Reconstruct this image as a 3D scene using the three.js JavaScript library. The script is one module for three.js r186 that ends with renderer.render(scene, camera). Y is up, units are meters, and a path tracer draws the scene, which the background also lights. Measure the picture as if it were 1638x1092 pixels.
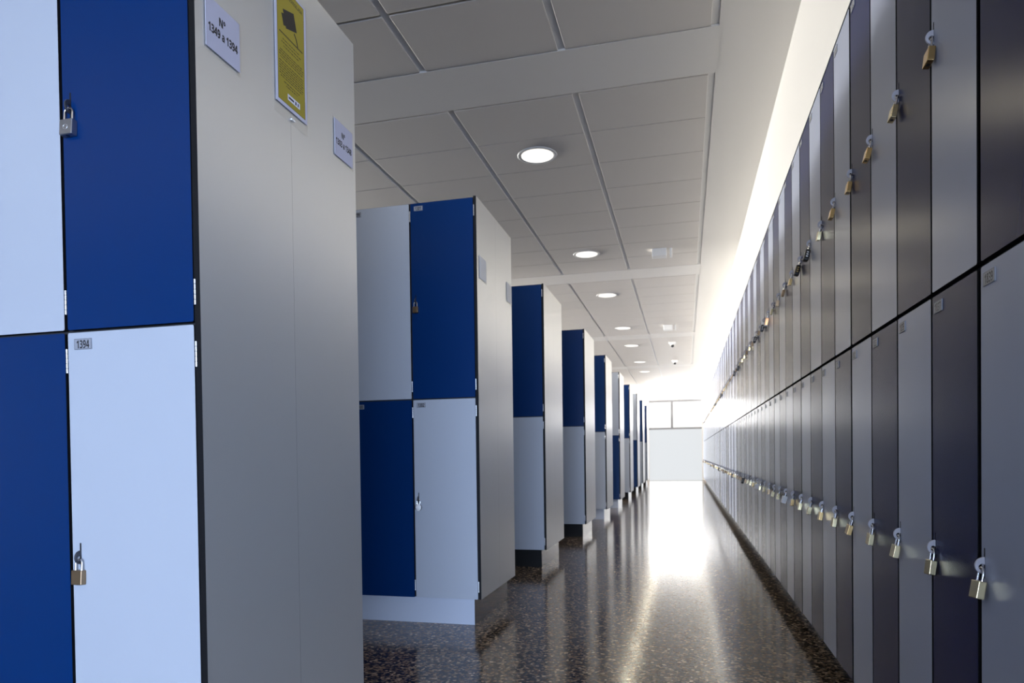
import * as THREE from 'three';
import { RectAreaLightUniformsLib } from 'three/addons/lights/RectAreaLightUniformsLib.js';
import { RoundedBoxGeometry } from 'three/addons/geometries/RoundedBoxGeometry.js';
import { mergeGeometries } from 'three/addons/utils/BufferGeometryUtils.js';

/* ------------------------------------------------------------------ camera, light levels, exposure */
const scene = new THREE.Scene();
const W = 1638, H = 1092, FOCAL = 1094.7;
const camera = new THREE.PerspectiveCamera(2 * Math.atan(H / 2 / FOCAL) * 180 / Math.PI, W / H, 0.05, 80);
camera.rotation.order = 'YXZ';
camera.position.set(0, 0.7652, 0);
camera.rotation.set(-0.0157, 0.2483, -0.0131);
camera.setViewOffset(W, H, 0, -199.1, W, H);
camera.focus = 1.8; camera.userData.fStop = 8;
scene.background = new THREE.Color(0x000000);

const renderer = new THREE.WebGLRenderer({ antialias: true });
renderer.toneMapping = THREE.LinearToneMapping;
renderer.toneMappingExposure = 1.0;
renderer.shadowMap.enabled = true;
RectAreaLightUniformsLib.init();

const DAY_BACK = { color: [0.68, 0.87, 1.25], level: 28 };     // daylight of the entrance glazing behind the camera
const DAY_FAR = { color: [1.0, 0.99, 0.97], level: 9 };        // daylight of the window at the far end
const DAY_PANEL = { color: [0.95, 0.98, 1.0], level: 1.0 };   // frosted glazing below it
const DAY_SIDE = { color: [1.0, 0.965, 0.91], level: 52 };       // high windows of the left wall
const LAMP = { color: [1.0, 0.9, 0.68], level: 42 };          // ceiling downlights

/* ------------------------------------------------------------------ measures (metres; Z counts away from the camera) */
const XL = -0.891, XR = 0.473, YC = 2.59;
const PITCH = 0.3044, L_BOT = 0.12, L_MID = 1.0253, L_TOP = 1.92;
const R_BOT = 0.0864, R_MID = 1.0679, R_TOP = 2.0531, R_Z0 = 1.2919, R_UNIT = 0.8967, R_P = R_UNIT / 4;
const Z_FAR = 19.9, Z_BACK = -8;
const TILE_X = 0.666, TILE_Z = 0.4282, GROOVE = 0.034, FIELD0 = 3.475, PERIOD = 3.815, GX = 0.14;

/* ------------------------------------------------------------------ helpers */
let seed = 7;
const rnd = () => { seed = (seed * 1664525 + 1013904223) >>> 0; return seed / 4294967296; };
const taken = {};
function numbered(name) { const k = taken[name] = (taken[name] ?? -1) + 1; return k ? name + '_' + String(k).padStart(3, '0') : name; }
function mesh(name, geo, mat, parent, x = 0, y = 0, z = 0) {
  const m = new THREE.Mesh(geo, mat); m.name = parent && parent !== scene ? name : numbered(name);
  m.castShadow = m.receiveShadow = true; m.position.set(x, y, z); (parent ?? scene).add(m); return m;
}
function thing(name, label, category, x, y, z, group) {
  const g = new THREE.Group(); g.name = numbered(name); g.position.set(x, y, z);
  g.userData = { label, category }; if (group) g.userData.group = group; scene.add(g); return g;
}
function structure(o) { o.userData.kind = 'structure'; return o; }
const box = (w, h, d, x = 0, y = 0, z = 0) => { const g = new THREE.BoxGeometry(w, h, d); g.translate(x, y, z); return g; };
const span = (x0, x1, y0, y1, z0, z1) => box(x1 - x0, y1 - y0, Math.abs(z1 - z0), (x0 + x1) / 2, (y0 + y1) / 2, -(z0 + z1) / 2);
const lin = (r, g, b) => new THREE.Color().setRGB(r, g, b);
const std = (c, roughness, metalness = 0, more = {}) => new THREE.MeshPhysicalMaterial({ color: c, roughness, metalness, ...more });

/* ------------------------------------------------------------------ materials */
function noiseBump(n, cells, amp) {           // soft mottling used as fine relief of laminate and plaster
  const grid = Array.from({ length: cells * cells }, rnd), d = new Uint8Array(n * n * 4);
  for (let y = 0; y < n; y++) for (let x = 0; x < n; x++) {
    const fx = x / n * cells, fy = y / n * cells, ix = Math.floor(fx), iy = Math.floor(fy), s = (t) => t * t * (3 - 2 * t);
    const at = (i, j) => grid[((j + cells) % cells) * cells + (i + cells) % cells], u = s(fx - ix), v = s(fy - iy);
    const a = at(ix, iy) * (1 - u) + at(ix + 1, iy) * u, b = at(ix, iy + 1) * (1 - u) + at(ix + 1, iy + 1) * u;
    const c = Math.max(0, Math.min(255, 128 + ((a * (1 - v) + b * v) - 0.5) * amp + (rnd() - 0.5) * amp * 0.5)), k = (y * n + x) * 4;
    d[k] = d[k + 1] = d[k + 2] = c; d[k + 3] = 255;
  }
  const t = new THREE.DataTexture(d, n, n); t.wrapS = t.wrapT = THREE.RepeatWrapping; t.magFilter = THREE.LinearFilter; t.minFilter = THREE.LinearMipmapLinearFilter; t.generateMipmaps = true; t.needsUpdate = true; return t;
}
function terrazzoMap(n, metres) {
  const cells = 112, size = n / cells, pts = [];
  const tones = [[32, 29, 28], [56, 49, 44], [92, 81, 71], [118, 105, 92], [140, 127, 113], [160, 148, 134], [186, 176, 162], [96, 94, 96]];
  const odds = [0.2, 0.12, 0.16, 0.18, 0.15, 0.09, 0.02, 0.08];
  for (let i = 0; i < cells * cells; i++) {
    let r = rnd(), k = 0; while (k < odds.length - 1 && r > odds[k]) { r -= odds[k]; k++; }
    const v = 0.85 + rnd() * 0.3;
    pts.push([rnd(), rnd(), 0.7 + rnd() * 0.9, tones[k].map((c) => c * v)]);
  }
  const d = new Uint8Array(n * n * 4);
  for (let y = 0; y < n; y++) for (let x = 0; x < n; x++) {
    const fx = x / size, fy = y / size, ix = Math.floor(fx), iy = Math.floor(fy);
    let b1 = 9, b2 = 9, who = null;
    for (let j = -2; j <= 2; j++) for (let i = -2; i <= 2; i++) {
      const p = pts[((iy + j + cells) % cells) * cells + (ix + i + cells) % cells];
      const dx = fx - (ix + i + p[0]), dy = fy - (iy + j + p[1]), q = Math.hypot(dx, dy) * p[2] + Math.max(Math.abs(dx), Math.abs(dy)) * 0.3;
      if (q < b1) { b2 = b1; b1 = q; who = p; } else if (q < b2) b2 = q;
    }
    const k = (y * n + x) * 4, edge = b2 - b1 < 0.07, g = 0.9 + rnd() * 0.2, c = edge ? [40, 36, 33] : who[3];
    for (let i = 0; i < 3; i++) d[k + i] = Math.min(255, c[i] * g * [1.05, 1, 0.94][i]);
    d[k + 3] = 255;
  }
  const t = new THREE.DataTexture(d, n, n); t.wrapS = t.wrapT = THREE.RepeatWrapping; t.colorSpace = THREE.SRGBColorSpace;
  t.magFilter = THREE.LinearFilter; t.minFilter = THREE.LinearMipmapLinearFilter; t.generateMipmaps = true; t.anisotropy = 8; t.repeat.set(1 / metres, 1 / metres); t.needsUpdate = true; return t;
}
const fineBump = noiseBump(256, 32, 120);
const M = {
  light: std(lin(0.42, 0.45, 0.5), 0.3, 0, { specularIntensity: 0.8, bumpMap: fineBump, bumpScale: 0.00004 }),
  blue: std(lin(0.0008, 0.024, 0.11), 0.3, 0, { ior: 1.28, bumpMap: fineBump, bumpScale: 0.00004 }),
  lightWall: std(lin(0.35, 0.395, 0.52), 0.28, 0, { ior: 1.42, bumpMap: fineBump, bumpScale: 0.00004 }),
  darkWall: std(lin(0.005, 0.013, 0.08), 0.27, 0, { ior: 1.25, bumpMap: fineBump, bumpScale: 0.00004 }),
  core: std(lin(0.005, 0.005, 0.006), 0.6, 0, { ior: 1.3 }),
  carcass: std(lin(0.02, 0.02, 0.022), 0.6),
  panel: std(lin(0.66, 0.66, 0.65), 0.34, 0.6, { bumpMap: fineBump, bumpScale: 0.00005 }),
  plinthLight: std(lin(0.5, 0.54, 0.62), 0.3),
  plinthBlack: std(lin(0.006, 0.006, 0.006), 0.6, 0, { ior: 1.3 }),
  metalPlinth: std(lin(0.27, 0.26, 0.25), 0.16, 0.95),
  brownPlinth: std(lin(0.1, 0.09, 0.085), 0.25, 0.5),
  steel: std(lin(0.72, 0.72, 0.74), 0.16, 1),
  hinge: std(lin(0.7, 0.7, 0.7), 0.35, 0.9),
  brass: std(lin(0.72, 0.5, 0.22), 0.2, 1),
  paleBrass: std(lin(0.8, 0.68, 0.4), 0.2, 1),
  oldBrass: std(lin(0.36, 0.25, 0.15), 0.36, 1),
  greyMetal: std(lin(0.32, 0.33, 0.36), 0.34, 0.9),
  blackPlastic: std(lin(0.014, 0.014, 0.015), 0.35),
  whitePlastic: std(lin(0.87, 0.87, 0.86), 0.4),
  goldDial: std(lin(0.75, 0.55, 0.2), 0.3, 0.8),
  copper: std(lin(0.75, 0.36, 0.16), 0.3, 0.9),
  tab: std(lin(0.5, 0.5, 0.55), 0.45),
  darkTab: std(lin(0.07, 0.07, 0.08), 0.4, 0.6),
  slot: std(lin(0.004, 0.004, 0.005), 0.8),
  tile: std(lin(0.76, 0.725, 0.685), 0.55, 0, { bumpMap: fineBump, bumpScale: 0.0001 }),
  profile: std(lin(0.84, 0.83, 0.81), 0.5),
  plaster: std(lin(0.86, 0.84, 0.81), 0.6, 0, { bumpMap: fineBump, bumpScale: 0.0001 }),
  fascia: std(lin(0.78, 0.77, 0.74), 0.45),
  frame: std(lin(0.22, 0.22, 0.23), 0.4),
  floor: std(lin(1, 1, 1), 0.14, 0, { map: terrazzoMap(1024, 1.15) }),
  paper: std(lin(0.55, 0.55, 0.62), 0.7),
  palePaper: std(lin(0.72, 0.72, 0.74), 0.5),
  acrylic: new THREE.MeshPhysicalMaterial({ color: 0xffffff, roughness: 0.06, transmission: 1, thickness: 0, ior: 1.49 }),
};
const glow = (o, seen) => new THREE.MeshStandardMaterial({ color: 0x111111, roughness: 0.4, emissive: lin(...o.color), emissiveIntensity: seen });
function areaLight(o, level, w, h, x, y, z, tx, ty, tz) {
  const l = new THREE.RectAreaLight(lin(...o.color), level, w, h); l.position.set(x, y, z); l.lookAt(tx, ty, tz); scene.add(l); return l;
}

/* ------------------------------------------------------------------ large structure */
{
  const floorGeo = new THREE.BoxGeometry(15, 0.2, 28.4), uv = floorGeo.attributes.uv, p = floorGeo.attributes.position;
  for (let i = 0; i < uv.count; i++) uv.setXY(i, p.getX(i), p.getZ(i));
  const f = structure(mesh('floor', floorGeo, M.floor, scene, -0.6, -0.1, -6)); f.castShadow = false;
}
const X_W = -8.1, X_E = 6.9;                                    // west (aisle) side, east side of the lobby behind the camera
structure(mesh('wall_left', span(X_W - 0.2, X_W, 0, YC + 0.2, Z_BACK, Z_FAR), M.plaster));
structure(mesh('wall_right', span(XR + 0.5, XR + 0.7, 0, YC + 0.2, 0.2, Z_FAR), M.plaster));
structure(mesh('wall_lobby', mergeGeometries([span(XR + 0.5, X_E, 0, YC + 0.2, 0.2, 0.36), span(X_E, X_E + 0.2, 0, YC + 0.2, Z_BACK, 0.36)]), M.plaster));
// lintel of the opening between lobby and locker corridor, behind the camera
structure(mesh('trim_2', span(X_W, X_E, 1.93, YC + 0.04, -0.75, -0.55), M.plaster));
// plaster bulkhead between locker tops and ceiling, flush with the locker doors
structure(mesh('trim_1', span(XR - 0.002, XR + 0.5, R_TOP + 0.004, YC + 0.02, 0.38, Z_FAR), M.fascia));
// ceiling: slab, plaster fields with tiles between them
{
  const ceiling = structure(new THREE.Group()); ceiling.name = 'ceiling'; scene.add(ceiling);
  mesh('slab', span(X_W - 0.2, X_E + 0.2, YC + 0.05, YC + 0.2, Z_BACK - 0.2, Z_FAR + 0.2), M.plaster, ceiling);
  const X0 = GX + GROOVE / 2, NX = 5, X1 = X0 - NX * TILE_X, first = -1, last = 4;
  const tileGeo = new RoundedBoxGeometry(TILE_X - GROOVE, 0.022, TILE_Z - 0.005, 1, 0.002);
  const tileShort = new RoundedBoxGeometry(TILE_X - GROOVE, 0.022, TILE_Z - 0.017, 1, 0.002);
  const frontGap = 0.014;
  for (let f = first; f <= last; f++) {
    const a = FIELD0 + f * PERIOD, rows = f === last ? 2 : 8, e = a + rows * TILE_Z;
    // plaster band nearer to the camera than this field
    const b0 = f === first ? Z_BACK : FIELD0 + (f - 1) * PERIOD + 8 * TILE_Z;
    mesh('plaster_band', span(X1, X0 + 0.0, YC - 0.001, YC + 0.05, b0 + 0.002, a - frontGap), M.plaster, ceiling);
    for (let c = 0; c < NX; c++) for (let r = 0; r < rows; r++) {
      const zc = a + (r + 0.5) * TILE_Z;
      if (zc > Z_FAR - 0.15) continue;
      const wide = f === first && r === 6;           // a wider joint crosses the first field
      mesh('ceiling_tile', wide ? tileShort : tileGeo, M.tile, ceiling, X0 - GROOVE - (TILE_X - GROOVE) / 2 - c * TILE_X, YC + 0.011, -zc + (wide ? 0.006 : 0));
    }
    for (let c = 0; c <= NX; c++) mesh('grid_profile', span(X0 - c * TILE_X - GROOVE, X0 - c * TILE_X, YC + 0.008, YC + 0.05, a, Math.min(e, Z_FAR)), M.profile, ceiling);
  }
  mesh('plaster_border', span(X0, X_E + 0.2, YC, YC + 0.05, 0.2, Z_FAR), M.plaster, ceiling);
  mesh('plaster_border', span(X0, X_E + 0.2, YC, YC + 0.05, Z_BACK, 0.2), M.plaster, ceiling);
  mesh('plaster_border', span(X_W, X1, YC, YC + 0.05, Z_BACK, Z_FAR), M.plaster, ceiling);
}
// far end: wall with a high window over a frosted glazed panel
{
  const y0 = 1.47, y1 = 2.27, x0 = -1.0, x1 = XR - 0.02, z = Z_FAR;
  structure(mesh('wall_far', mergeGeometries([span(X_W - 0.2, x0, 0, YC + 0.2, z, z + 0.2), span(x1, XR + 0.7, 0, YC + 0.2, z, z + 0.2), span(x0, x1, y1, YC + 0.2, z, z + 0.2)]), M.plaster));
  const w = structure(new THREE.Group()); w.name = 'window_1'; scene.add(w);
  mesh('pane', span(x0, -0.36, y0, y1, z + 0.08, z + 0.09), glow(DAY_FAR, 1.2), w);
  mesh('pane', span(-0.36, x1, y0, y1, z + 0.08, z + 0.09), glow(DAY_FAR, 1.2), w);
  mesh('window_frame', mergeGeometries([span(x0, x1, y0 - 0.03, y0 + 0.02, z + 0.01, z + 0.09), span(x0, x1, y1 - 0.05, y1, z + 0.01, z + 0.09)]), M.frame, w);
  mesh('mullion', span(-0.39, -0.33, y0, y1, z + 0.02, z + 0.09), M.frame, w);
  areaLight(DAY_FAR, DAY_FAR.level, x1 - x0 - 0.06, y1 - y0 - 0.08, (x0 + x1) / 2, (y0 + y1) / 2, -z, (x0 + x1) / 2, (y0 + y1) / 2 , 0);
  const d = structure(new THREE.Group()); d.name = 'window_2'; scene.add(d);
  mesh('frosted_pane', span(x0, x1, 0, y0 - 0.03, z + 0.03, z + 0.06), glow(DAY_PANEL, 0.8), d);
  areaLight(DAY_PANEL, DAY_PANEL.level, x1 - x0, y0 - 0.08, (x0 + x1) / 2, y0 / 2, -z - 0.015, (x0 + x1) / 2, y0 / 2, 0);
}
// entrance glazing of the lobby behind the camera
{
  const x0 = -1, x1 = 6.4, y0 = 0.12, y1 = 1.75, z = Z_BACK;
  structure(mesh('wall_back', mergeGeometries([span(X_W - 0.2, x0, 0, YC + 0.2, z - 0.2, z), span(x1, X_E + 0.2, 0, YC + 0.2, z - 0.2, z), span(x0, x1, 0, y0, z - 0.2, z), span(x0, x1, y1, YC + 0.2, z - 0.2, z)]), M.plaster));
  const w = structure(new THREE.Group()); w.name = 'window_3'; scene.add(w);
  const n = 6, pw = (x1 - x0) / n;
  for (let i = 0; i < n; i++) mesh('pane', span(x0 + i * pw, x0 + (i + 1) * pw, y0, y1, z - 0.09, z - 0.08), glow(DAY_BACK, 0.6), w);
  for (let i = 0; i <= n; i++) mesh('mullion', span(x0 + i * pw - 0.03, x0 + i * pw + 0.03, y0, y1, z - 0.08, z - 0.02), M.frame, w);
  areaLight(DAY_BACK, DAY_BACK.level, x1 - x0, y1 - y0, (x0 + x1) / 2, (y0 + y1) / 2, -z - 0.01, (x0 + x1) / 2, (y0 + y1) / 2, -10);
}

// windows of the left wall at the ends of the farther aisles: a high band and lower panes
{
  let n = 4;
  const win = (z0, z1, y0, y1, level) => {
    const w = structure(new THREE.Group()); w.name = 'window_' + n++; scene.add(w);
    mesh('pane', span(X_W + 0.004, X_W + 0.01, y0, y1, z0, z1), glow(DAY_SIDE, 0.8), w);
    mesh('window_frame', mergeGeometries([span(X_W, X_W + 0.03, y0 - 0.04, y0, z0, z1), span(X_W, X_W + 0.03, y1, y1 + 0.025, z0, z1), span(X_W, X_W + 0.03, y0, y1, z0 - 0.04, z0), span(X_W, X_W + 0.03, y0, y1, z1, z1 + 0.04)]), M.frame, w);
    areaLight(DAY_SIDE, level, z1 - z0, y1 - y0, X_W + 0.02, (y0 + y1) / 2, -(z0 + z1) / 2, 0, (y0 + y1) / 2, -(z0 + z1) / 2);
  };
  win(6.6, 12.8, 2.0, 2.5, 150); win(13.2, 19.4, 2.0, 2.5, 90); win(7.0, 19.4, 0.35, 1.85, 62);
}
/* ------------------------------------------------------------------ number plates */
const ATLAS = (() => {
  const c = document.createElement('canvas'); c.width = 1024; c.height = 1024; const g = c.getContext('2d');
  g.fillStyle = '#9a9da4'; g.fillRect(0, 0, 1024, 1024);
  const cells = {}; let n = 1;
  const t = new THREE.CanvasTexture(c); t.colorSpace = THREE.SRGBColorSpace;
  return { texture: t, cell(text) {
    if (!text) return 0;
    if (text in cells) return cells[text];
    if (n >= 128) return 0;
    const x = (n % 8) * 128, y = Math.floor(n / 8) * 64;
    g.strokeStyle = '#6c6e74'; g.lineWidth = 3; g.strokeRect(x + 2, y + 2, 124, 60);
    g.save(); g.translate(x + 64, y + 34); g.scale(0.66, 1); g.fillStyle = '#07070b'; g.font = 'bold 66px sans-serif'; g.textAlign = 'center'; g.textBaseline = 'middle'; g.fillText(text, 0, 0); g.restore();
    t.needsUpdate = true; return cells[text] = n++;
  } };
})();
M.plate = std(lin(1, 1, 1), 0.4, 0.15, { map: ATLAS.texture });
const plateCache = {};
function plateGeo(text) {
  const k = ATLAS.cell(text);
  if (plateCache[k]) return plateCache[k];
  const g = new THREE.BoxGeometry(0.042, 0.0215, 0.0018), uv = g.attributes.uv, u0 = (k % 8) / 8, v1 = 1 - Math.floor(k / 8) / 16;
  for (let i = 0; i < uv.count; i++) { const front = i >= 16 && i < 20; uv.setXY(i, u0 + (front ? uv.getX(i) : 0.08) / 8, v1 - (front ? 1 - uv.getY(i) : 0.08) / 16); }
  return plateCache[k] = g;
}
/* ------------------------------------------------------------------ doors */
function roundRect(w, h, r) {
  const s = new THREE.Shape();
  s.moveTo(-w / 2 + r, -h / 2); s.lineTo(w / 2 - r, -h / 2); s.quadraticCurveTo(w / 2, -h / 2, w / 2, -h / 2 + r); s.lineTo(w / 2, h / 2 - r); s.quadraticCurveTo(w / 2, h / 2, w / 2 - r, h / 2);
  s.lineTo(-w / 2 + r, h / 2); s.quadraticCurveTo(-w / 2, h / 2, -w / 2, h / 2 - r); s.lineTo(-w / 2, -h / 2 + r); s.quadraticCurveTo(-w / 2, -h / 2, -w / 2 + r, -h / 2); return s;
}
const doorCache = {};
function doorGeo(w, h) {       // laminate on a black core, front face at z = 0
  const k = w.toFixed(4) + h.toFixed(4);
  if (!doorCache[k]) { const g = new THREE.ExtrudeGeometry(roundRect(w, h, 0.004), { depth: 0.012, bevelEnabled: false, curveSegments: 3 }); g.translate(0, 0, -0.012); doorCache[k] = g; }
  return doorCache[k];
}
const slotGeo = (() => { const g = new THREE.ExtrudeGeometry(roundRect(0.0036, 0.05, 0.0016), { depth: 0.0004, bevelEnabled: false }); return g; })();
const tabGeo = (() => {        // half-round hasp standing out of the door, with the eye for the lock
  const s = new THREE.Shape(); s.moveTo(-0.004, 0.0135); s.lineTo(0, 0.0135); s.absarc(0, 0, 0.0135, Math.PI / 2, -Math.PI / 2, true); s.lineTo(-0.004, -0.0135); s.closePath();
  const eye = new THREE.Path(); eye.absarc(0.0035, -0.0022, 0.0052, 0, Math.PI * 2, true); s.holes.push(eye);
  const g = new THREE.ExtrudeGeometry(s, { depth: 0.0026, bevelEnabled: true, bevelSize: 0.0004, bevelThickness: 0.0004, bevelSegments: 1, curveSegments: 10 });
  g.translate(0, 0, -0.0013); g.rotateY(-Math.PI / 2); return g;      // plane of the tab is now y-z, standing out along +z
})();
const hingeGeo = (() => { const parts = []; for (let i = 0; i < 5; i++) { const c = new THREE.CylinderGeometry(0.0026, 0.0026, 0.0088, 8); c.translate(0, (i - 2) * 0.0098, 0); parts.push(c); } return mergeGeometries(parts); })();
const LOCK_X = 0.0195;
// d: { w, h, mat, text, detail, hinge ('top' or 'bottom' end that faces the middle), tab, slot }; local x to the right of someone facing the door, z towards them
function addDoor(parent, d, x, y, z = 0) {
  const o = mesh('door', doorGeo(d.w, d.h), [d.mat, M.core], parent, x, y, z);
  const left = -d.w / 2;
  if (d.plate !== undefined) mesh('number_plate', plateGeo(d.plate), M.plate, o, left + d.plateX, d.h / 2 - 0.0235, 0.0009);
  if (d.slot) mesh('lock_slot', slotGeo, M.slot, o, left + d.lockX, 0.004, 0);
  if (d.tab) mesh('lock_tab', tabGeo, d.tab, o, left + d.lockX, 0, 0.0008);
  if (d.hinges) for (const s of [1, -1]) mesh('hinge', hingeGeo, M.hinge, o, d.w / 2 + 0.0035, s * (d.h / 2 - 0.056), -0.0012);
  return o;
}
/* ------------------------------------------------------------------ locker banks across the aisle side */
const blocks = [   // front Z, back Z, x of the end panel, upper door of the first column blue?, plinth front
  [1.1208, 1.7692, XL, true, 'light'], [2.9263, 3.5518, XL, true, 'light'], [4.5435, 5.2284, -0.917, true, 'black'], [6.2881, 6.9709, XL, true, 'black'],
  [8.0094, 8.6956, XL, true, 'light'], [9.7361, 10.42, XL, false, 'light'], [11.5559, 12.23, XL, true, 'black'], [13.3701, 14.05, XL, false, 'black'],
  [15.0628, 15.74, XL, true, 'black'], [16.78, 17.46, XL, true, 'black'],
];
const ordinal = ['nearest', 'second', 'third', 'fourth', 'fifth', 'sixth', 'seventh', 'eighth', 'ninth', 'tenth'];
const LEN = 7.0;
blocks.forEach(([zf, zb, xe, blueTop, plinth], i) => {
  const half = (zb - zf) / 2, dw = PITCH - 0.008, cols = i < 2 ? 6 : i < 5 ? 4 : 3, x1 = xe - 0.013;
  for (const back of [false, true]) {
    const label = i === 0 && !back ? 'blue and white locker bank closest to the camera, its lower end door numbered 1394'
      : back ? `rear grey-ended half of the ${ordinal[i]} free-standing locker row, backing onto its door side`
      : `blue and white front of the ${ordinal[i]} free-standing locker row along the corridor`;
    const g = thing('locker_bank', label, 'lockers', xe, 0, back ? -zb : -zf, 'free-standing locker rows');
    // local: x from 0 (end panel face) to -LEN, z 0 at door face, going back to -half (front) or forward (back)
    const s = back ? -1 : 1, zr = (a, b) => (s > 0 ? [-b, -a] : [a, b]);
    const put = (name, x0, xx1, y0, y1, a, b, m) => { const [za, zc] = zr(a, b); return mesh(name, box(xx1 - x0, y1 - y0, zc - za, (x0 + xx1) / 2, (y0 + y1) / 2, (za + zc) / 2), m, g); };
    put('carcass', -LEN, -0.0135, L_BOT, L_TOP - 0.001, 0.014, half, M.carcass);
    {
      const geo = new THREE.ExtrudeGeometry(roundRect(half - 0.0004, L_TOP - L_BOT, 0.001), { depth: 0.013, bevelEnabled: false }); geo.rotateY(Math.PI / 2);
      mesh('end_panel', geo, [M.panel, M.core], g, -0.013, (L_TOP + L_BOT) / 2, -s * half / 2);
    }
    put('plinth', -LEN, -0.04, 0, L_BOT, 0.022, half - 0.0005, plinth === 'light' ? M.plinthLight : M.plinthBlack);
    put('plinth_end', -0.04, -0.038, 0.001, L_BOT, 0.024, half - 0.0005, M.metalPlinth);
    for (let c = 0; c < cols; c++) for (const up of [true, false]) {
      const y0 = up ? L_MID + 0.003 : L_BOT, y1 = up ? L_TOP - 0.007 : L_MID - 0.003, cx = -0.0155 - dw / 2 - c * PITCH;
      const isBlue = (c % 2 === 0) === (up === blueTop), near = !back && i < 4 && c < 3;
      const spec = { w: dw, h: y1 - y0, mat: isBlue ? M.blue : M.light, lockX: LOCK_X, plateX: 0.038, hinges: near || (!back && c === 0 && i < 7), slot: near };
      if (!back && i < 3 && c < 4) spec.plate = String((up ? 1393 : 1394) - 92 * i - 2 * c); else if (!back && c < 2) spec.plate = '';
      if (near) spec.tab = M.darkTab;
      const d = addDoor(g, spec, back ? -0.0155 - dw / 2 - c * PITCH : cx, (y0 + y1) / 2, 0);
      if (back) d.rotation.y = Math.PI;
    }
  }
});

/* ------------------------------------------------------------------ wall lockers along the corridor */
const UNITS = 21;
const ORD = ['first', 'second', 'third', 'fourth', 'fifth', 'sixth', 'seventh', 'eighth', 'ninth', 'tenth', 'eleventh', 'twelfth', 'thirteenth', 'fourteenth', 'fifteenth', 'sixteenth', 'seventeenth', 'eighteenth', 'nineteenth', 'twentieth', 'twenty-first', 'twenty-second', 'twenty-third', 'twenty-fourth', 'twenty-fifth', 'twenty-sixth'];
for (let u = 0; u < UNITS; u++) {
  const z0 = R_Z0 + (u - 1) * R_UNIT;                // near edge of the unit
  const label = u === 0 ? 'wall locker unit closest to the camera, cut off by the edge of the view' : u < 5
    ? `${ORD[u]} grey and dark blue wall locker unit from the camera, four doors wide`
    : u < 12 ? `${ORD[u]} wall locker unit from the camera, around the middle of the corridor` : u === UNITS - 1 ? 'last wall locker unit, touching the wall with the end window' : `${ORD[u]} wall locker unit from the camera, in the bright far stretch of the corridor`;
  const g = thing('wall_locker', label, 'lockers', XR, 0, -(z0 + R_UNIT), 'wall lockers in a row along the corridor');
  g.rotation.y = -Math.PI / 2;                       // local x runs towards the camera, local z out into the corridor
  mesh('carcass', box(R_UNIT - 0.001, R_TOP - R_BOT, 0.45, R_UNIT / 2, (R_TOP + R_BOT) / 2, -0.2385), M.carcass, g);
  mesh('plinth', box(R_UNIT, R_BOT, 0.4, R_UNIT / 2, R_BOT / 2, -0.262), M.brownPlinth, g);
  for (let c = 0; c < 4; c++) for (const up of [true, false]) {
    const x0 = c * R_P + (c === 0 ? 0.008 : 0.0045), x1 = (c + 1) * R_P - (c === 3 ? 0.008 : 0.0045);
    const y0 = up ? R_MID + 0.005 : R_BOT, y1 = up ? R_TOP : R_MID - 0.005;
    const isBlue = (c % 2 === 1) !== up, far = u > 12;
    const k = 1845 - 2 * ((u - 1) * 4 + (3 - c)) + (up ? 1 : 0) - 8;
    addDoor(g, { w: x1 - x0, h: y1 - y0, mat: isBlue ? M.darkWall : M.lightWall, lockX: 0.012, plateX: 0.034, plate: u < 8 ? String(k) : far ? undefined : '', slot: u < 7, tab: M.tab }, (x0 + x1) / 2, (y0 + y1) / 2, 0);
  }
}

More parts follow.
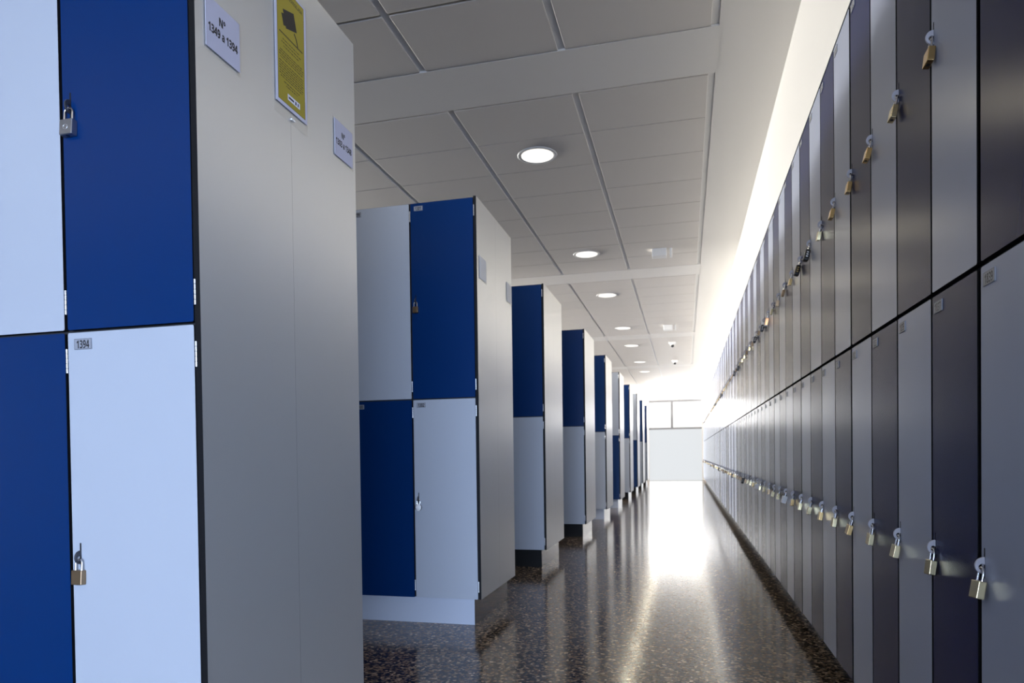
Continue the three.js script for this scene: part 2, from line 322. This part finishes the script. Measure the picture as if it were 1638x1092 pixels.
/* ------------------------------------------------------------------ padlocks */
// local origin: inside top of the shackle, where it hangs in the eye of the hasp; z towards whoever faces the door
function shackleGeo(w, len, r) {
  const pts = []; pts.push(new THREE.Vector3(-w / 2, -len, 0));
  for (let i = 0; i <= 10; i++) { const a = Math.PI * (1 - i / 10); pts.push(new THREE.Vector3(Math.cos(a) * w / 2, -w / 2 + r + Math.sin(a) * w / 2, 0)); }
  pts.push(new THREE.Vector3(w / 2, -len, 0));
  return new THREE.TubeGeometry(new THREE.CatmullRomCurve3(pts, false, 'catmullrom', 0.1), 26, r, 7);
}
const lockKinds = {
  brass: (g, m = M.brass, k = 1) => {
    mesh('shackle', shackleGeo(0.018 * k, 0.021, 0.0021), M.steel, g);
    const b = mesh('body', new RoundedBoxGeometry(0.03 * k, 0.029, 0.0125, 2, 0.0014), m, g, 0, -0.0345, 0);
    const key = new THREE.CylinderGeometry(0.004, 0.004, 0.0006, 14); mesh('keyway', key, M.blackPlastic, b, 0, -0.0147, 0);
    for (const s of [-1, 1]) { const c = new THREE.CylinderGeometry(0.0032, 0.0032, 0.0008, 12); mesh('shackle_collar', c, M.steel, b, s * 0.009 * k, 0.0147, 0); }
  },
  grey: (g) => {
    mesh('shackle', shackleGeo(0.019, 0.024, 0.0023), M.steel, g);
    const b = mesh('body', new RoundedBoxGeometry(0.031, 0.031, 0.014, 2, 0.002), M.greyMetal, g, 0, -0.0385, 0);
    mesh('emblem', new THREE.TorusGeometry(0.005, 0.0006, 6, 20), M.hinge, b, 0, -0.001, 0.007);
    mesh('keyway', new THREE.CylinderGeometry(0.004, 0.004, 0.0006, 14), M.blackPlastic, b, 0, -0.0157, 0);
  },
  round: (g) => {
    mesh('shackle', shackleGeo(0.015, 0.018, 0.0022), M.steel, g);
    const s = new THREE.SphereGeometry(0.0155, 20, 14); s.scale(0.92, 1.1, 0.5); const b = mesh('body', s, M.whitePlastic, g, 0, -0.033, 0);
    mesh('bumper', new THREE.TorusGeometry(0.0148, 0.0022, 8, 26), M.blackPlastic, b);
    mesh('keyway', new THREE.CylinderGeometry(0.003, 0.003, 0.001, 12), M.blackPlastic, b, 0, -0.017, 0);
  },
  dial: (g, ring = M.whitePlastic, n = 3) => {
    mesh('shackle', shackleGeo(0.016, 0.024, 0.0021), M.steel, g);
    const b = mesh('body', new RoundedBoxGeometry(0.026, 0.044, 0.019, 3, 0.005), M.blackPlastic, g, 0, -0.043, 0);
    for (let i = 0; i < n; i++) { const c = new THREE.CylinderGeometry(0.0098, 0.0098, 0.0042, 20); c.scale(1.42, 1, 1.08); mesh('dial', c, ring, b, 0, 0.010 - i * 0.0085, 0); }
  },
  white: (g) => {
    mesh('shackle', shackleGeo(0.016, 0.018, 0.002), M.steel, g);
    const b = mesh('body', new RoundedBoxGeometry(0.03, 0.034, 0.022, 2, 0.003), M.whitePlastic, g, 0, -0.036, 0);
    mesh('keyway', new THREE.CylinderGeometry(0.003, 0.003, 0.0006, 12), M.blackPlastic, b, 0, -0.0173, 0);
  },
  copper: (g) => {
    mesh('shackle', shackleGeo(0.018, 0.024, 0.0022), M.steel, g);
    const b = mesh('body', new RoundedBoxGeometry(0.03, 0.045, 0.018, 2, 0.003), M.copper, g, 0, -0.046, 0);
    mesh('bumper', new RoundedBoxGeometry(0.031, 0.008, 0.019, 2, 0.003), M.whitePlastic, b, 0, -0.02, 0);
  },
};
const proto = {};
function padlock(kind, label, x, y, z, turn, lean, group) {
  let g;
  if (!proto[kind]) {
    g = new THREE.Group(); proto[kind] = g;
    const [k, ...rest] = kind.split(' ');
    if (k === 'brass') lockKinds.brass(g); else if (k === 'pale') lockKinds.brass(g, M.paleBrass); else if (k === 'old') lockKinds.brass(g, M.oldBrass, 0.84);
    else if (k === 'golddial') lockKinds.dial(g, M.goldDial, 3); else if (k === 'dial') lockKinds.dial(g); else lockKinds[k](g);
  } else g = proto[kind].clone();
  g.name = numbered('padlock'); g.position.set(x, y, z); g.rotation.set(lean[0], 0, lean[1]); g.rotation.order = 'YXZ'; g.rotation.y = turn;
  g.userData = { label, category: 'padlock' }; if (group) g.userData.group = group; scene.add(g); return g;
}
const hang = (y) => y - 0.0022 - 0.0052 + 0.0021;     // bottom of the eye of a hasp at height y
{ // on the free-standing banks
  const x = (xe, c) => xe - 0.0155 - (PITCH - 0.008) - c * PITCH + LOCK_X, yU = (L_MID + 0.003 + L_TOP - 0.007) / 2, yL = (L_BOT + L_MID - 0.003) / 2;
  const out = 0.0008 + 0.0035;
  padlock('grey', 'square grey padlock on the blue upper door of the nearest bank', x(XL, 0), hang(yU), -blocks[0][0] + out, 0, [-0.06, 0.0]);
  padlock('old', 'small dull brass padlock on white door 1394 of the nearest bank', x(XL, 0), hang(yL), -blocks[0][0] + out, 0, [-0.06, 0.0]);
  padlock('old dark', 'dark padlock with shining shackle on the blue upper door of the second bank', x(XL, 0), hang(yU), -blocks[1][0] + out, 0, [-0.06, 0.0]);
  padlock('round', 'round pale padlock on the white lower door of the second bank', x(XL, 0), hang(yL), -blocks[1][0] + out, 0, [-0.06, 0.0]);
}
{ // along the wall lockers; index 0 is the near-most lock of a row that the view can hold
  const upper = ['brass', 'pale', 'brass', 'brass', 'brass', 'pale', 'dial', 'golddial', 'brass', 'old', 'old', 'pale', 'copper', 'dial', 'old', 'dial', 'old', 'brass', 'old'];
  const lower = ['pale', 'pale', 'pale', 'pale', 'brass', 'pale', 'brass', 'pale', 'pale', 'brass', 'white', 'pale', 'pale', 'old', 'pale', 'pale', 'white', 'brass', 'pale', 'pale', 'old'];
  const words = { brass: 'brass padlock', pale: 'pale brass padlock', old: 'small dark brass padlock', dial: 'black combination padlock with white dials', golddial: 'black combination padlock with golden dials', copper: 'tall copper padlock with white foot', white: 'white rectangular padlock' };
  const kinds = ['brass', 'pale', 'old', 'brass', 'old', 'dial', 'pale', 'old'];
  for (let u = 0; u < UNITS; u++) for (let c = 3; c >= 0; c--) for (const up of [true, false]) {
    if (u === 0 && c > 0) continue;                                // outside the view
    const i = u === 0 ? 0 : (u - 1) * 4 + (3 - c) + 1;             // order from the camera
    if (u === 0 && up) continue;
    const n = up ? i - 1 : i;
    const row = up ? upper : lower, kind = row[n] ?? kinds[Math.floor(rnd() * 8)];
    if (n > 22 && rnd() < 0.06) continue;
    const x0 = c * R_P + (c === 0 ? 0.008 : 0.0045), zw = R_Z0 + (u - 1) * R_UNIT + R_UNIT - x0 - 0.012;
    const y = up ? (R_MID + 0.005 + R_TOP) / 2 : (R_BOT + R_MID - 0.005) / 2;
    const where = `on the ${up ? 'upper' : 'lower'} wall locker row`;
    const near = n < 26;
    const label = near ? `${words[kind]}, ${ORD[n]} from the camera ${where}` : `tiny padlock in the far blurred part of the ${up ? 'upper' : 'lower'} row of wall lockers`;
    padlock(kind, label, XR - 0.0008 - 0.0035, hang(y), -zw, -Math.PI / 2, [-0.14 - rnd() * 0.12, (rnd() - 0.5) * 0.3], up ? 'padlocks of the upper wall locker row' : 'padlocks of the lower wall locker row');
  }
}

/* ------------------------------------------------------------------ signs on the end panels */
function print(w, h, draw) {
  const c = document.createElement('canvas'); c.width = w; c.height = h; draw(c.getContext('2d'), w, h);
  const t = new THREE.CanvasTexture(c); t.colorSpace = THREE.SRGBColorSpace; t.anisotropy = 8; return t;
}
function sheet(g, w, h, map, holder) {                  // paper facing +x on a clear acrylic holder
  const face = std(lin(1, 1, 1), 0.6, 0, { map }), blank = map ? M.paper : M.palePaper;
  mesh('paper', box(0.0008, h, w, 0.0028, 0, 0), map ? [face, blank, blank, blank, blank, blank] : blank, g);
  mesh('clear_holder', box(0.0016, h + holder, w + 0.01, 0.0012, -holder / 2 + 0.004, 0), M.acrylic, g);
}
const numberSign = (a, b) => print(320, 320, (g, w, h) => {
  g.fillStyle = '#bdbccd'; g.fillRect(0, 0, w, h); g.fillStyle = '#08080c'; g.strokeStyle = '#08080c'; g.lineWidth = 3; g.textAlign = 'center';
  const put = (t, x, y, size, k) => { g.save(); g.translate(x, y); g.scale(k, 1); g.font = `bold ${size}px sans-serif`; g.fillText(t, 0, 0); g.strokeText(t, 0, 0); g.restore(); };
  put('Nº', w * 0.47, h * 0.4, 70, 0.8); put(a + ' a ' + b, w * 0.5, h * 0.66, 74, 0.68);
});
const zs = (i, f) => -(blocks[i][0] + f);
{
  let g = thing('number_sign', 'white sign reading 1349 a 1394 on the nearest grey end panel', 'sign', XL, 1.614, -1.2, 'number signs on the end panels');
  sheet(g, 0.104, 0.1, numberSign('1349', '1394'), 0.012);
  g = thing('number_sign', 'white sign reading 1303 a 1348 beside the rear edge of the nearest end panel', 'sign', XL, 1.613, -1.698, 'number signs on the end panels');
  sheet(g, 0.1, 0.096, numberSign('1303', '1348'), 0.012);
  g = thing('number_sign', 'washed-out white sign near the front edge of the second end panel', 'sign', XL, 1.614, zs(1, 0.085), 'number signs on the end panels');
  sheet(g, 0.104, 0.1, null, 0.012);
  g = thing('number_sign', 'faint white sign near the rear edge of the second end panel', 'sign', XL, 1.613, zs(1, 0.565), 'number signs on the end panels');
  sheet(g, 0.1, 0.096, null, 0.012);
  const poster = print(512, 1090, (g, w, h) => {
    g.fillStyle = '#c6c5d6'; g.fillRect(0, 0, w, h);
    g.fillStyle = '#a08f24'; g.fillRect(34, 20, w - 68, h - 56); g.strokeStyle = '#3a3420'; g.lineWidth = 4; g.strokeRect(34, 20, w - 68, h - 56);
    g.fillStyle = '#2b2615'; g.textAlign = 'center'; g.font = 'bold 46px sans-serif'; g.fillText('ZONA VIDEOVIGILADA', w / 2, 92, w - 120);
    g.save(); g.translate(w * 0.47, 270); g.rotate(-0.32); g.fillStyle = '#17151a'; g.fillRect(-95, -78, 190, 156); g.fillRect(-132, -40, 40, 100); g.restore();
    g.strokeStyle = '#17151a'; g.lineWidth = 16; g.beginPath(); g.moveTo(w * 0.6, 345); g.quadraticCurveTo(w * 0.7, 385, w * 0.72, 455); g.stroke();
    g.fillStyle = '#4a3f12'; g.fillRect(64, 440, w - 128, 13);
    const rows = [[490, 0.55], [520, 0.62], [550, 0.5], [600, 0.72], [622, 0.78], [644, 0.78], [666, 0.72], [700, 0.78], [722, 0.78], [744, 0.78], [766, 0.78], [788, 0.75], [810, 0.78], [832, 0.7], [866, 0.5], [890, 0.36]];
    for (const [y, f] of rows) for (let x = w / 2 - w * f / 2; x < w / 2 + w * f / 2;) { const l = 10 + rnd() * 34; g.fillRect(x, y, Math.min(l, w / 2 + w * f / 2 - x), 9); x += l + 7; }
    g.fillStyle = '#dcdbe8'; g.fillRect(w * 0.36, 950, w * 0.4, 54); g.fillStyle = '#2a2740'; g.fillRect(w * 0.39, 968, w * 0.17, 18); g.fillRect(w * 0.6, 962, 22, 30); g.fillRect(w * 0.68, 962, 18, 30);
  });
  g = thing('warning_poster', 'yellow video surveillance notice with black camera symbol on the nearest end panel', 'poster', XL, 1.716, -1.447);
  sheet(g, 0.13, 0.28, poster, 0.03);
  mesh('holder_clip', box(0.004, 0.003, 0.014, 0.004, -0.158, 0.0), M.whitePlastic, g);
}

/* ------------------------------------------------------------------ ceiling lamps and devices */
{
  const X = GX + GROOVE / 2 - GROOVE - (TILE_X - GROOVE) / 2 - TILE_X, R = 0.1;
  const ringGeo = new THREE.LatheGeometry([[R - 0.004, 0.0], [R, -0.004], [R + 0.017, -0.005], [R + 0.021, -0.001], [R + 0.021, 0.0]].map(([x, y]) => new THREE.Vector2(x, y)), 40);
  const discGeo = new THREE.CylinderGeometry(R - 0.002, R - 0.002, 0.002, 40);
  const disc = glow(LAMP, 1.6); disc.emissive = lin(1, 0.93, 0.84);
  let k = 0;
  for (let f = -1; f <= 4; f++) for (const r of f === 4 ? [1.5] : [1.5, 6.5]) {
    const z = FIELD0 + f * PERIOD + r * TILE_Z;
    if (z < 1) continue;
    const g = thing('ceiling_downlight', k === 0 ? 'round recessed downlight above the top edge of the view, closest to the camera' : `${ORD[k - 1]} round glowing downlight of the ceiling row in view, counted from the camera`, 'ceiling light', X, YC, -z, 'round downlights in a line');
    mesh('trim_ring', ringGeo, M.whitePlastic, g); const d = mesh('diffuser', discGeo, disc, g, 0, -0.002, 0); d.castShadow = false;
    const l = new THREE.RectAreaLight(lin(...LAMP.color), LAMP.level, 0.15, 0.15); l.position.set(X, YC - 0.0045, -z); l.lookAt(X, 0, -z); scene.add(l);
    k++;
  }
  // white boxes and small cameras on the tiles
  const bx = (x, z, label) => {
    const g = thing('ceiling_sensor', label, 'sensor', x, YC, -z, 'devices on the ceiling');
    mesh('housing', new RoundedBoxGeometry(0.125, 0.07, 0.09, 2, 0.004), M.whitePlastic, g, -0.025, -0.035, 0);
    mesh('bracket', new RoundedBoxGeometry(0.02, 0.07, 0.07, 2, 0.003), M.whitePlastic, g, 0.075, -0.035, -0.01);
  };
  bx(-0.185, 6.3, 'white box sensor with side bracket on the nearer ceiling tiles'); bx(-0.2, 10.05, 'second white box sensor further along the ceiling');
  const cam = (x, z, label) => {
    const g = thing('surveillance_camera', label, 'camera', x, YC, -z, 'devices on the ceiling');
    mesh('mount', new RoundedBoxGeometry(0.12, 0.03, 0.09, 2, 0.006), M.whitePlastic, g, 0, -0.015, 0);
    const b = new THREE.CylinderGeometry(0.03, 0.034, 0.09, 20); b.rotateX(Math.PI / 2 + 0.35); const body = mesh('camera_body', b, M.whitePlastic, g, 0, -0.055, 0.01);
    const e = new THREE.SphereGeometry(0.027, 16, 10); e.scale(1, 0.8, 0.7); mesh('lens_dome', e, M.blackPlastic, body, 0, -0.016, 0.044);
  };
  cam(-0.19, 11.6, 'small ceiling camera with black lens dome, the nearer one'); cam(-0.185, 13.86, 'small ceiling camera with black lens dome, the farther one');
}

renderer.render(scene, camera);
